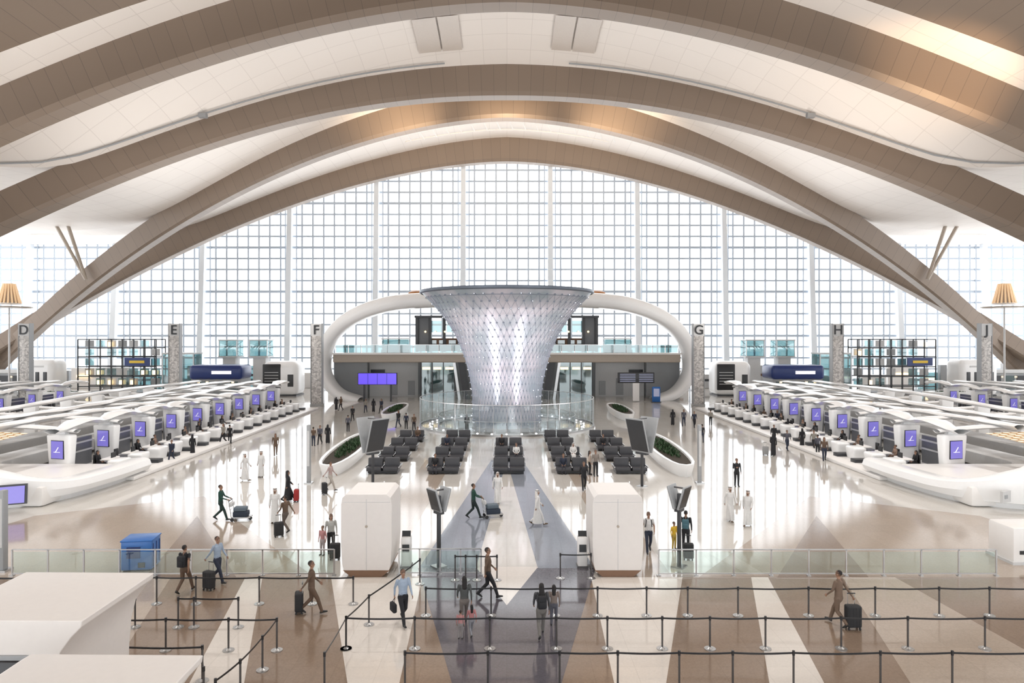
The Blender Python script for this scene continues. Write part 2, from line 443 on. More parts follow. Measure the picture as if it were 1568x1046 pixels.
for s in(-1,1):
    mb=MB()
    for x in(7.4,9.6,11.8,13.8): mb.box((s*x,105,9.7),(.45,.45,5.6),DARK)
    mb.box((s*10.6,105.3,12.3),(7,2.4,.35),DARK); mb.box((s*13,105.4,9.6),(1.9,.3,5.2),DGREY)
    mb.box((s*10.6,105.6,8.0),(6,.3,2.0),BROWNP,b=.03)
    for k in range(3): mb.box((s*(8.4+k*1.5),105.4,8.1),(1.1,.1,1.2),TGLASS)
    mb.box((s*8.5,105.6,10.8),(1.6,.15,1.8),TGLASS); mb.box((s*10.8,105.6,10.8),(1.6,.15,1.8),TGLASS)
    for k in range(4): mb.ell((s*(8+k*1.5),104.8,10),(.16,.16,.16),WARM,8)
    mb.lathe([(0,1.0),(1.0,.95),(1.6,.65),(1.7,.25),(1.5,0)],M('orange_lacquer',(.45,.2,.07),.4),20,(s*13.2,102.5,15.2))
    mb.obj('mezzanine_cafe',smooth=True,ang=30)
    mb=MB(); mb.box((s*17.2,106,8.0),(4.2,1.6,1.6),TGLASS,b=.25); mb.box((s*17.2,106,8.9),(4.4,1.8,.15),LGREY,b=.05)
    mb.box((s*17.2,106,7.0),(4.3,1.7,.5),GREY); mb.obj('display_case')
mb=MB(); mb.box((-18.4,97.2,3.25),(5.6,.3,1.7),DARK,b=.05); mb.box((-18.4,97.02,3.25),(5.4,.06,1.55),PURPLE2)
for x in(-20.3,-16.5): mb.box((x,97.3,1.2),(.25,.25,2.4),DARK)
for x in(-19.75,-18.4,-17.05): mb.box((x,96.97,3.25),(.06,.03,1.5),NAVY)
mb.obj('flight_information_screen')
mb=MB(); mb.box((18.4,97.2,3.4),(5.2,.3,1.5),DARK,b=.05)
LINE=M('screen_text_rows',(.2,.2,.25),.4,emit=(.5,.55,.8),es=.35)
for k in range(5): mb.box((17.2,97.02,2.9+k*.25),(2.2,.04,.09),LINE); mb.box((19.8,97.02,2.9+k*.25),(2.0,.04,.09),LINE)
mb.box((18.4,97.3,1.4),(.9,.4,2.6),WHITE); mb.obj('flight_information_screen')
mb=MB(); mb.box((21.0,96.0,1.1),(1.1,.5,2.2),BLUE,b=.08); mb.box((21.0,95.72,1.4),(.8,.04,1.1),LINE); mb.box((21.0,96.0,.05),(1.3,.7,.1),DARK); mb.obj('information_kiosk')

# ------------------------------------------------------------ zone pylons
pm_=bpy.data.materials.new('pylon_mosaic'); pm_.use_nodes=True; nt=pm_.node_tree; b=nt.nodes['Principled BSDF']
v=nt.nodes.new('ShaderNodeTexVoronoi'); v.inputs['Scale'].default_value=5; tc=nt.nodes.new('ShaderNodeTexCoord'); nt.links.new(tc.outputs['Object'],v.inputs['Vector'])
sp=nt.nodes.new('ShaderNodeSeparateColor'); nt.links.new(v.outputs['Color'],sp.inputs[0])
mx=nt.nodes.new('ShaderNodeMix'); mx.data_type='RGBA'; mx.inputs[6].default_value=(.36,.34,.33,1); mx.inputs[7].default_value=(.74,.71,.68,1)
nt.links.new(sp.outputs[0],mx.inputs[0]); nt.links.new(mx.outputs[2],b.inputs['Base Color']); b.inputs['Roughness'].default_value=.4
def pylon(letter,x,y):
    mb=MB(); mb.box((0,0,5.4),(1.35,.7,10.8),pm_,b=.06)
    for s in(-1,1): mb.box((s*.72,0,5.5),(.1,.8,11),GREY)
    mb.box((0,0,.15),(1.6,1.1,.3),STEEL); mb.box((0,-.38,10.15),(1.35,.06,1.6),LGREY)
    o=mb.obj('zone_pylon',(x,y,0))
    c=bpy.data.curves.new('letter','FONT'); c.body=letter; c.size=1.75; c.extrude=.03; c.offset=.02; c.align_x='CENTER'
    t=bpy.data.objects.new('letter_face',c); scene.collection.objects.link(t); t.rotation_euler=(R(90),0,0); t.location=(0,-.44,9.55); t.parent=o; c.materials.append(BLACK)
for l,x in(('D',-63.4),('E',-43.7),('F',-25.3),('G',25.5),('H',43.5),('J',63)): pylon(l,x,90 if abs(x)>30 else 91)

# ------------------------------------------------------------ check-in islands
PERF=bpy.data.materials.new('perforated_gold_canopy'); PERF.use_nodes=True
nt=PERF.node_tree; b=nt.nodes['Principled BSDF']; tc=nt.nodes.new('ShaderNodeTexCoord'); v=nt.nodes.new('ShaderNodeTexVoronoi'); v.inputs['Randomness'].default_value=0; v.inputs['Scale'].default_value=1.9
nt.links.new(tc.outputs['Object'],v.inputs['Vector']); lt=nt.nodes.new('ShaderNodeMath'); lt.operation='LESS_THAN'; lt.inputs[1].default_value=.36; nt.links.new(v.outputs['Distance'],lt.inputs[0])
mx=nt.nodes.new('ShaderNodeMix'); mx.data_type='RGBA'; mx.inputs[6].default_value=(.40,.24,.11,1); mx.inputs[7].default_value=(.98,.85,.66,1); nt.links.new(lt.outputs[0],mx.inputs[0]); nt.links.new(mx.outputs[2],b.inputs['Base Color'])
nt.links.new(mx.outputs[2],b.inputs['Emission Color']); b.inputs['Emission Strength'].default_value=.25
LOGO=M('screen_logo_white',(.9,.9,.9),.4,emit=(.9,.9,1),es=.5)
def island(s,inner=True):
    mb=MB(); X=lambda x:s*x
    path=catmull([(24,46,0),(24.1,42,0),(25.0,38,0),(27.4,36.2,0),(31,36,0),(44,36.4,0)],8); rows=[]
    for i,p in enumerate(path):
        t=i/(len(path)-1); h=1.15+1.45*max(0,min(1,(t-.3)/.4))**1.5
        q=path[min(i+1,len(path)-1)]; o=path[max(i-1,0)]; d=(q-o).normalized(); nn=Vector((d.y,-d.x,0)); ins=-nn
        prof=[(.55,0),(.5,.26),(.12,.36),(-.08,h*.6),(.05,h*.9),(.35,h),(1.3,h*.96),(1.8,h*.6)]
        rows.append([(s*(p.x+ins.x*a),p.y+ins.y*a,z) for a,z in prof])
    mb.grid(rows,WHITE2)
    mb.box((X(29.5),40.6,.55),(8.5,7,1.1),WHITE,b=.2)
    rows=[]
    for i in range(8):
        y=38.0+i*.75
        rows.append([(X(30.3+j*2.0),y,2.95+.12*math.sin(j*.8)+.03*i) for j in range(9)])
    mb.grid(rows,PERF)
    if s<0:
        mb.box((X(26.0),35.75,1.0),(1.5,.14,1.05),DARK,rx=R(-10),rz=R(-25)*s); mb.box((X(26.0)-s*.03,35.65,1.0),(1.3,.08,.88),PURPLE,rx=R(-10),rz=R(-25)*s)
    else:
        mb.box((X(26.3),36.0,.85),(.7,.14,.6),LGREY,rz=R(25)); mb.box((X(26.25),35.93,.85),(.25,.1,.2),GREY,rz=R(25))
    for k in range(6): mb.box((X(28.5+k*1.3),35.8,.75),(.08,.06,1.1),DSTEEL)
    mb.box((X(32.4),35.85,.72),(8.2,.05,1.15),GREY)
    mb.box((X(27.2),65.5,.12),(6.4,43,.24),WHITE,b=.05)
    mb.box((X(27.9),65.5,.4),(.9,42,.4),DGREY)
    for k in range(9):
        y=44.5+5*k
        ry=R(-14)*-s
        mb.box((X(29),y,1.5),(1.95,.65,2.85),WHITE2,rz=ry,b=.16,seg=3,taper=.8)
        c=Vector((X(29),y,1.95)); dr=Vector((math.sin(ry),-math.cos(ry),0))
        mb.box(c+dr*.32,(1.0,.06,1.2),BLACK,rz=ry); mb.box(c+dr*.35,(.92,.05,1.12),PURPLE,rz=ry)
        mb.box(c+dr*.38,(.05,.02,.42),LOGO,rz=ry,ry=R(35)); mb.box(c+dr*.38+Vector((0,0,-.15)),(.5,.02,.03),LOGO,rz=ry)
        if k<8:
            mb.box((X(30.0),y+2.5,1.2),(.25,4.3,2.0),DGREY)
            mb.box((X(29.8),y+2.5,1.9),(.1,4.1,.12),LGREY); mb.box((X(29.8),y+2.5,1.3),(.1,4.1,.12),LGREY)
            for dy in(1.15,3.55):
                yy=y+dy
                mb.box((X(25.9),yy,.64),(1.1,1.35,1.0),WHITE2,b=.2,seg=3,taper=.8)
                mb.box((X(26.5),yy,1.15),(.6,1.2,.12),WHITE,b=.04)
                mb.box((X(26.3),yy,1.38),(.06,.5,.34),BLACK); mb.cyl((X(26.3),yy,1.1),(X(26.3),yy,1.3),.03,STEEL,n=6)
                mb.box((X(27.3),yy,.75),(.5,.5,.1),BLACK,b=.03); mb.box((X(27.5),yy,1.1),(.1,.45,.6),BLACK,b=.03); mb.cyl((X(27.3),yy,.2),(X(27.3),yy,.75),.04,STEEL,n=6)
                mb.box((X(25.6),yy+1.1,.35),(1.4,.7,.28),DARK,b=.04)
        rows=[]
        for i in range(16):
            x=28.0+i*1.0; z=3.1+.28*math.sin((x-28.2)/14*math.pi*1.6+.2); w=.32+.45*math.sin(math.pi*min(1,(i+1)/16))
            yb=y+2.6*(i/15)**1.3
            rows.append([(X(x),yb-w,z),(X(x),yb-w*.3,z+.1),(X(x),yb+w*.3,z+.1),(X(x),yb+w,z),(X(x),yb+w*.3,z-.15),(X(x),yb-w*.3,z-.15)])
        mb.grid(rows,WHITE2,closed=True)
        mb.box((X(29.2),y+.2,3.0),(.9,.5,.5),WHITE2,b=.12)
    for xi,(x0,w0) in enumerate(((28.9,.65),(32.2,.55),(36,.75),(40,.6))):
        rows=[]
        for i in range(92):
            y=43+.5*i; ph=xi*1.1; z=3.35+.14*math.sin(y*1.26+ph)*(xi==0)+.16*math.sin(y*.16+ph)+.1*xi; xx=x0+.35*math.sin(y*.13+ph); w=w0*(1+.3*math.sin(y*1.256+ph))
            rows.append([(X(xx-w),y,z),(X(xx-w*.4),y,z+.1),(X(xx+w*.4),y,z+.1),(X(xx+w),y,z),(X(xx+w*.4),y,z-.2),(X(xx-w*.4),y,z-.2)])
        mb.grid(rows,WHITE2,closed=True)
    for x in(34,39): mb.box((X(x),66,.7),(2.2,43,.9),LGREY,b=.1)
    for k in range(9): mb.box((X(42.5),46+k*5,1.6),(1.2,.6,3.2),WHITE2,b=.15,taper=.8)
    return mb.mesh('check_in_counters',ang=40)
for s in(-1,1):
    me=island(s); place('check_in_counters',me); place('check_in_counters',me,(s*26,0,0))

# ------------------------------------------------------------ background retail
def kiosk_white(x,y,w,s=1,h=5.4):
    mb=MB(); mb.box((0,0,h/2),(w,4.5,h),WHITE2,b=1.0,seg=5)
    mb.box((-s*w*.22,-2.2,h*.55),(w*.5,.25,h*.75),BLACK,b=.12)
    for k in range(5): mb.box((-s*w*.22,-2.35,h*.35+k*.45),(w*.38,.05,.08),LGREY)
    mb.box((s*w*.3,-2.22,h*.45),(w*.16,.15,h*.35),DARK,b=.05); mb.box((0,0,.1),(w*.9,4,.2),DARK)
    mb.obj('retail_pod',(x,y,0))
kiosk_white(-35.2,108,5.6,1); kiosk_white(35.2,108,5.6,1)
for s in(-1,1):
    mb=MB(); w=6; h=5.6
    mb.box((0,0,h/2),(w,4,h),WHITE2,b=.9,seg=5)
    for k in range(4): mb.box((-1.8+k*1.2,-2.0,2.8),(.6,.12,1.9),DARK,b=.05)
    mb.box((0,-2.02,4.6),(3.2,.06,.25),LGREY); mb.box((0,0,.1),(5.4,3.6,.2),DARK)
    mb.obj('retail_pod',(s*73.5,108,0))
    mb=MB(); W=12.6;H=8.8
    for i in range(8):
        for yy in(0,3): mb.box((-W/2+i*W/7,yy,H/2),(.16,.16,H),DARK)
    for z in(1.2,2.8,4.4,6.0,7.4,8.8):
        for yy in(0,3): mb.box((0,yy,z),(W,.16,.16),DARK)
    for i in range(7):
        for z in(1.2,2.8,4.4,6.0,7.4):
            if random.random()<.65: mb.box((-W/2+(i+.5)*W/7,1.6,z+.7),(W/7*.8,.1,1.1),random.choice([TGLASS,GREY,TGLASS,LGREY]))
            if random.random()<.22: mb.box((-W/2+(i+.5)*W/7,1.2,z+.6),(.5,.4,.7),WARM)
    mb.box((3.5*1,-.4,5.2),(4,.3,1.3),NAVY); mb.box((3.5,-.58,5.2),(2.4,.05,.4),M('yellow_sign',(.8,.55,.05),.5))
    mb.box((0,1.6,.15),(W+.4,3.6,.3),DARK)
    mb.obj('shop_display_gantry',(s*62.8,110,0),smooth=False)
    mb=MB(); mb.box((0,0,1.4),(7.6,4,2.8),GREY); mb.box((0,-.1,3.8),(8,4.6,2.2),NAVY,b=.5,seg=3)
    mb.box((1,-2.45,3.8),(3,.05,.5),LOGO); mb.box((0,-2.05,1.6),(6.6,.1,1.6),TGLASS)
    for k in range(5): mb.box((-2.6+k*1.3,-2.12,2.3),(.35,.08,.2),WARM)
    mb.obj('currency_exchange_kiosk',(s*44.3,106,0))
    for dx in(-2.6,2.6):
        mb=MB(); mb.box((0,0,7.2),(3.1,3,2.7),TGLASS,b=.1); mb.box((0,0,8.65),(3.3,3.2,.2),LGREY); mb.box((0,0,5.8),(3.3,3.2,.2),LGREY); mb.box((0,0,2.9),(2.2,2.2,5.8),LGREY,b=.1)
        for a in(-1,1):
            mb.box((a*1.5,-1.5,7.2),(.12,.12,2.8),STEEL)
        mb.obj('glass_lift_cabin',(s*(45+dx),118,0))
    mb=MB(); mb.box((0,0,1.6),(9,.5,3.2),GREY); mb.box((0,-.1,3.5),(9.4,.9,.6),LGREY,b=.1)
    for k in range(4): mb.box((-3.3+k*2.2,-.3,1.7),(1.8,.1,2.2),random.choice([TGLASS,BROWNP,DARK]))
    for k in range(3): mb.box((-2.2+k*2.2,-.35,2.6),(.4,.06,.15),WARM)
    mb.obj('shop_front',(s*84,113,0),smooth=False)
    mb=MB(); mb.box((0,0,3.2),(5,3,6.4),TGLASS); mb.box((0,0,6.5),(5.2,3.2,.25),LGREY)
    for a in(-2.5,0,2.5): mb.box((a,-1.55,3.2),(.15,.15,6.4),STEEL)
    mb.obj('glass_lift_shaft',(s*53.2,112,0),smooth=False)
    mb=MB()
    for k in range(14):
        w=random.uniform(3,6); h=random.uniform(2.2,4.5); mb.box((s*(30+k*5),122+random.uniform(-1,1),h/2),(w,1,h),random.choice([LGREY,GREY,WHITE,TGLASS,LGREY]),b=.1)
        if random.random()<.5: mb.box((s*(30+k*5),121,h*.6),(w*.5,.1,.4),random.choice([DARK,BROWNP,WARM]))
    mb.obj('shop_parade',smooth=False)
    mb=MB()
    for k in range(18):
        t=2*math.pi*k/18; mb.cyl((.75*math.cos(t),.75*math.sin(t),3.6),(1.5*math.cos(t),1.5*math.sin(t),.6),.13,GOLD,n=5)
    mb.lathe([(0,3.7),(.8,3.6),(.8,3.5),(0,3.4)],WHITE,18); mb.lathe([(1.55,.65),(1.6,.5),(1.45,.5)],WHITE,18)
    mb.lathe([(0,0),(3.0,-.05),(3.1,.1),(0,.25)],TAN,24); mb.cyl((0,0,-13.7),(0,0,.1),.16,LGREY,r1=.12); mb.lathe([(.7,3.4),(1.35,.7)],TAN,18)
    mb.obj('palm_lantern',(s*75.8,104,13.7))
def foliage(mb,x0,x1,y0,y1,z,n,h=.5):
    for i in range(n):
        x=random.uniform(x0,x1);y=random.uniform(y0,y1);a=random.uniform(0,6.28);t=random.uniform(.2,.9);L=random.uniform(.5,1)*h
        d=Vector((math.cos(a)*t,math.sin(a)*t,1)).normalized()*L; sd=Vector((-math.sin(a),math.cos(a),0))*L*.16; p=Vector((x,y,z))
        mb.add([p,p+d*.5+sd,p+d,p+d*.5-sd],[(0,1,2,3)],LEAF)
def planter(x,y,w,l,h,rz=0,n=260,curve=0):
    mb=MB(); N=20; outer=[];
    for i in range(N):
        t=2*math.pi*i/N; c,s_=math.cos(t),math.sin(t); e=lambda v,p:math.copysign(abs(v)**p,v)
        yy=e(s_,.9)*l/2; outer.append((e(c,.75)*w/2+curve*(yy/l*2)**2,yy))
    def ring(k,z,off=0): return [(px*k,py*(1-(1-k)*w/l),z) for px,py in outer]
    rows=[ring(.8,0),ring(.86,.3*h),ring(1.0,h*.85),ring(1.0,h),ring(.8,h),ring(.76,h*.85)]
    mb.grid(rows,WHITE2,closed=True); mb.add(ring(.78,h*.86),[tuple(range(N))],SOIL)
    for i in range(n):
        t=random.random()*6.28; r=math.sqrt(random.random())*.6; yy=math.sin(t)*r*l/2; xx=math.cos(t)*r*w/2*.9+curve*(yy/l*2)**2
        foliage(mb,xx-.05,xx+.05,yy-.05,yy+.05,h*.85,3,.36)
    return mb.obj('planter',(x,y,0),rz,ang=45)
planter(-12.1,52.5,2.4,15.5,.85,R(2)); planter(12.1,52.5,2.4,15.5,.85,R(-2))
planter(-13.2,81,2.3,13,.8); planter(13.4,81,2.3,13,.8)
planter(-65,100,8,3,1.2,0,200); planter(65,100,8,3,1.2,0,200); planter(-58,103,4,3,1.2,0,100); planter(58,103,4,3,1.2,0,100)

# ------------------------------------------------------------ benches
mb=MB()
for sx in(-.56,.56):
    for sy in(-1,1):
        mb.box((sx,sy*.5,.33),(1.0,.8,.26),SEATM,b=.06); mb.box((sx,sy*.12,.68),(1.0,.2,.62),SEATM,b=.06,rx=R(8*sy))
mb.box((0,0,.12),(2.0,1.3,.18),BLACK)
for sx in(-1.12,0,1.12): mb.box((sx,0,.46),(.07,1.6,.1),STEEL,b=.02)
bench=mb.mesh('waiting_bench')
BX=[-8.4,-4.3,.15,4.4,8.4]; BY=[46.8,51.4,56,60.6]
for i,x in enumerate(BX):
    for j,y in enumerate(BY):
        if j==3 and i==2: continue
        place('waiting_bench',bench,(x,y,0))

# ------------------------------------------------------------ booths, totems, signs
BOOTHW=M('booth_off_white_shell',(.74,.70,.67),.4,noise=.03)
def booth(x,y):
    mb=MB(); n=[(-.84,.14),(-.93,.45),(-.98,1.2),(-.98,2.8),(-.93,3.05),(-.78,3.18),(.78,3.18),(.93,3.05),(.98,2.8),(.98,1.2),(.93,.45),(.84,.14)]
    mb.prism(n,-1.1,1.1,BOOTHW,'y'); mb.prism([(-.9,.25),(-.6,.0),(.6,.0),(.9,.25)],-1.12,1.05,BROWNP,'y')
    mb.box((0,-1.105,1.6),(.015,.02,2.8),LGREY); mb.cyl((0,-1.1,1.95),(0,-1.16,1.95),.05,TAN)
    mb.box((0,-1.105,2.88),(1.86,.012,.012),LGREY)
    o=mb.obj('security_booth',(x,y+1.1,0))
    bv=o.modifiers.new('b','BEVEL'); bv.width=.05; bv.segments=2
booth(-5.43,26.4); booth(4.3,26.4)
for x in(-4.05,3.05):
    mb=MB(); mb.box((0,0,.62),(.38,.45,1.24),WHITE,b=.06); mb.box((0,-.05,1.3),(.34,.06,.3),BLACK,rx=R(-20)); mb.box((0,-.24,.8),(.28,.02,.3),DARK); mb.box((0,0,.04),(.45,.52,.08),DSTEEL); mb.obj('self_service_kiosk',(x,27.6,0))
def totem(x,y,h,w,hh,s):
    mb=MB(); mb.box((0,0,h*.45),(.14,.14,h*.9),DARK,b=.02); mb.box((0,0,.03),(.5,.5,.06),STEEL)
    for a in(-1,1):
        tilt=R(16)*a
        mb.box((a*w*.3,0,h-hh*.5),(.09,w*1.0,hh),GREY,ry=tilt,b=.02)
        mb.box((a*w*.3+a*.05,0,h-hh*.5),(.02,w*.94,hh*.92),DARK,ry=tilt)
        mb.box((a*w*.3+a*.065,0,h-hh*.45),(.02,w*.75,hh*.6),BLACK,ry=tilt)
    mb.box((0,0,h-hh),(.25,w*.6,.2),DARK); mb.box((0,0,h-.1),(w*.6,.08,.06),DSTEEL)
    mb.obj('screen_totem',(x,y,0),R(38)*s)
x,y=P(672,868); totem(x,y,3.2,.7,.95,1)
x,y=P(1040,868); totem(x,y,3.3,.7,.95,-1)
x,y=P(571,745); totem(x,y,4.3,1.4,2.2,-1)
x,y=P(983,745); totem(x,y,4.3,1.4,2.2,1)
def slimpost(u,v,h):
    x,y=P(u,v); mb=MB(); mb.box((0,0,h/2),(.22,.3,h),GREY,b=.04); mb.box((0,-.16,h*.6),(.14,.02,h*.6),LGREY); mb.box((0,0,.04),(.5,.5,.08),STEEL); mb.obj('slim_bollard_post',(x,y,0))
slimpost(473,740,3.7); slimpost(1071,740,3.7); slimpost(5,874,3.2)
mb=MB()
mb.box((0,0,.62),(1.15,1.0,1.14),BLUE,b=.04); mb.box((0,0,1.2),(1.2,1.05,.06),BLUE,b=.02); mb.box((-.1,-.52,.75),(.5,.02,.45),NAVY); mb.box((.2,-.52,.25),(.25,.02,.2),BLACK); mb.box((0,0,.03),(1,.9,.06),BLACK)
for a in(-.35,0,.35): mb.box((.58,a,.6),(.03,.03,.9),NAVY)
x,y=P(208,874); mb.obj('blue_service_cabinet',(x,y+.4,0),R(8))
def desk(xr,y0,y1):
    mb=MB(); pr=[(0,3.0),(-.02,2.86),(-.25,2.62),(-.48,2.3),(-.6,1.8),(-.66,1.0),(-.66,0),(-3.6,0),(-3.7,1.5),(-3.6,2.9),(-3.4,3.02)]
    mb.prism(pr,y0,y1,BOOTHW,'y')
    mb.box((-1.6,y0-.05,1.65),(1.6,.08,1.0),BLACK,b=.03); mb.box((-1.6,y0-.02,1.65),(1.8,.06,1.2),GREY)
    o=mb.obj('passport_control_desk',(xr,0,0)); bv=o.modifiers.new('b','BEVEL'); bv.width=.12; bv.segments=4; bv.limit_method='ANGLE'
desk(-9.4,15.1,18.2); desk(-6.0,10.2,13.5)
mb=MB(); mb.box((0,0,.75),(1.6,1.5,1.5),WHITE,b=.1); mb.box((.1,-.76,.9),(.5,.03,.4),NAVY); mb.box((-.4,-.76,.5),(.3,.03,.15),BLACK); mb.box((0,0,.06),(1.7,1.6,.12),LGREY)
x,y=P(1556,862); mb.obj('baggage_scale_cabinet',(x+.5,y+.5,0))

# ------------------------------------------------------------ glass barriers
def barrier(pts,h=1.02,sp=1.4,glass=True):
    mb=MB()
    for (x0,y0),(x1,y1) in zip(pts,pts[1:]):
        L=math.hypot(x1-x0,y1-y0); n=max(1,round(L/sp))
        for k in range(n+1):
            x=x0+(x1-x0)*k/n;y=y0+(y1-y0)*k/n; mb.box((x,y,h/2),(.05,.05,h),STEEL); mb.box((x,y,.02),(.14,.14,.04),STEEL)
            if k<n:
                xm=x+(x1-x0)*.5/n;ym=y+(y1-y0)*.5/n; mb.box((xm,ym,h*.52),(L/n-.1,.015,h*.8),GGLASS,rz=math.atan2(y1-y0,x1-x0))
        mb.box(((x0+x1)/2,(y0+y1)/2,h),(L,.05,.04),STEEL,rz=math.atan2(y1-y0,x1-x0))
        mb.box(((x0+x1)/2,(y0+y1)/2,.09),(L,.04,.04),STEEL,rz=math.atan2(y1-y0,x1-x0))
    mb.obj('glass_barrier',smooth=False)
barrier([(-19.2,26.5),(-6.7,26.5)]); barrier([(5.9,26.5),(19.0,26.5)]); barrier([(-4.2,26.6),(-1.0,26.6)],sp=.8)
# ------------------------------------------------------------ queue stanchions
def queue(posts,belts=None,h=.96):
    mb=MB()
    for x,y in posts:
        mb.cyl((x,y,0),(x,y,.025),.17,STEEL,n=18); mb.cyl((x,y,.025),(x,y,.07),.09,STEEL,r1=.03,n=12); mb.cyl((x,y,.05),(x,y,h-.06),.028,DSTEEL,n=10)
        mb.cyl((x,y,h-.1),(x,y,h+.02),.036,BLACK,n=12)
    for i,(p,q) in enumerate(zip(posts,posts[1:])):
        if belts and i in belts: continue
        dx=q[0]-p[0];dy=q[1]-p[1];L=math.hypot(dx,dy); n=8;rows=[]; nx,ny=-dy/L*.006,dx/L*.006
        for k in range(n+1):
            t=k/n; z=h-.04-.03*math.sin(math.pi*t)*min(1,L/2); x=p[0]+dx*t;y=p[1]+dy*t
            rows.append([(x-nx,y-ny,z-.025),(x+nx,y+ny,z-.025),(x+nx,y+ny,z+.025),(x-nx,y-ny,z+.025)])
        mb.grid(rows,BLACK,closed=True)
    mb.obj('queue_barrier')
def rowp(us,y): return [((u-CX)*y/FPX,y) for u in us]
queue(rowp([620,747,857,946,1040,1122,1215,1348,1458,1600],18.07))
queue(rowp([530,635,750,852,930,1014,1087,1172,1288,1390,1508,1620],20.3))
queue(rowp([652,752,850,915,990,1053,1130,1238,1340,1438,1515,1610],22.7))
queue(rowp([530],20.3)+rowp([565],22)+rowp([643],25.6))
queue(rowp([-40,62,130,240,300,397,478,541],23.7))
queue(rowp([207,273,297,365],21.8),{0})
queue(rowp([158,254,350,424],20.2)+rowp([402],19.0)+rowp([368],17.6)+rowp([330],16.6))
queue(rowp([60,188,310],18.4)+rowp([312],17.2))
queue(rowp([497],18)+rowp([530],20.3))
queue(rowp([697,713,730,761],26.0)); queue(rowp([858,905],26.2))

# ------------------------------------------------------------ people
def resample(pts,rad,step=.022):
    P_=[];R_=[]
    for i in range(len(pts)-1):
        a,b=pts[i],pts[i+1];ra,rb=rad[i],rad[i+1];n=max(1,int((b-a).length/step))
        for k in range(n):
            t=k/n; P_.append(a.lerp(b,t)); R_.append((ra[0]+(rb[0]-ra[0])*t,ra[1]+(rb[1]-ra[1])*t))
    P_.append(pts[-1]);R_.append(rad[-1]); return P_,R_
class Body:
    def __init__(s): s.V=[];s.F=[];s.L=[]
    def limb(s,pts,rad,label,n=16,side=(1,0,0),cap=(1,1)):
        pts=[Vector(p) for p in pts]; rad=[(r,r) if not isinstance(r,tuple) else r for r in rad]
        Pp,Rr=resample(pts,rad); o=len(s.V)
        N=len(Pp)
        ds=[(Pp[min(i+2,N-1)]-Pp[max(i-2,0)]).normalized() for i in range(N)]
        seq=[]
        m0=min(Rr[0]);m1=min(Rr[-1])
        for a in(-.97,-.8,-.45): seq.append((Pp[0]+ds[0]*m0*a*cap[0],tuple(r*math.sqrt(1-a*a) for r in Rr[0]),ds[0]))
        seq+=[(Pp[i],Rr[i],ds[i]) for i in range(N)]
        for a in(.45,.8,.97): seq.append((Pp[-1]+ds[-1]*m1*a*cap[1],tuple(r*math.sqrt(1-a*a) for r in Rr[-1]),ds[-1]))
        sd=Vector(side)
        for c,r,d in seq:
            x=(sd-d*sd.dot(d)).normalized(); y=d.cross(x)
            for k in range(n):
                t=2*math.pi*k/n; s.V.append(c+x*r[0]*math.cos(t)+y*r[1]*math.sin(t)); s.L.append(label)
        for i in range(len(seq)-1):
            for k in range(n): s.F.append((o+i*n+k,o+i*n+(k+1)%n,o+(i+1)*n+(k+1)%n,o+(i+1)*n+k))
        s.F.append(tuple(o+k for k in range(n))[::-1]); s.F.append(tuple(o+(len(seq)-1)*n+k for k in range(n)))
    def ell(s,c,r,label,n=16):
        m=MB(); m.ell(c,r,WHITE,n); o=len(s.V); s.V+=[Vector(v) for v in m.V]; s.L+=[label]*len(m.V); s.F+=[tuple(o+k for k in f) for f in m.F]
CM={}
def cm(col,nm): 
    k=tuple(round(c,3) for c in col)
    if (nm,k) not in CM: CM[(nm,k)]=M(nm+'_'+'_'.join(str(int(c*255)) for c in k),col,.75 if nm!='skin' else .5,noise=.1,nscale=12)
    return CM[(nm,k)]
SK1=(.30,.165,.105);SK2=(.22,.12,.075)
DEF=dict(shirt=(.2,.2,.22),arm=None,sleeve='long',legs=(.03,.03,.04),skin=SK1,shoe=(.02,.02,.02),hair=(.012,.01,.01),robe=None,scarf=None,long=False,pack=None,bag=None)
PCACHE={}
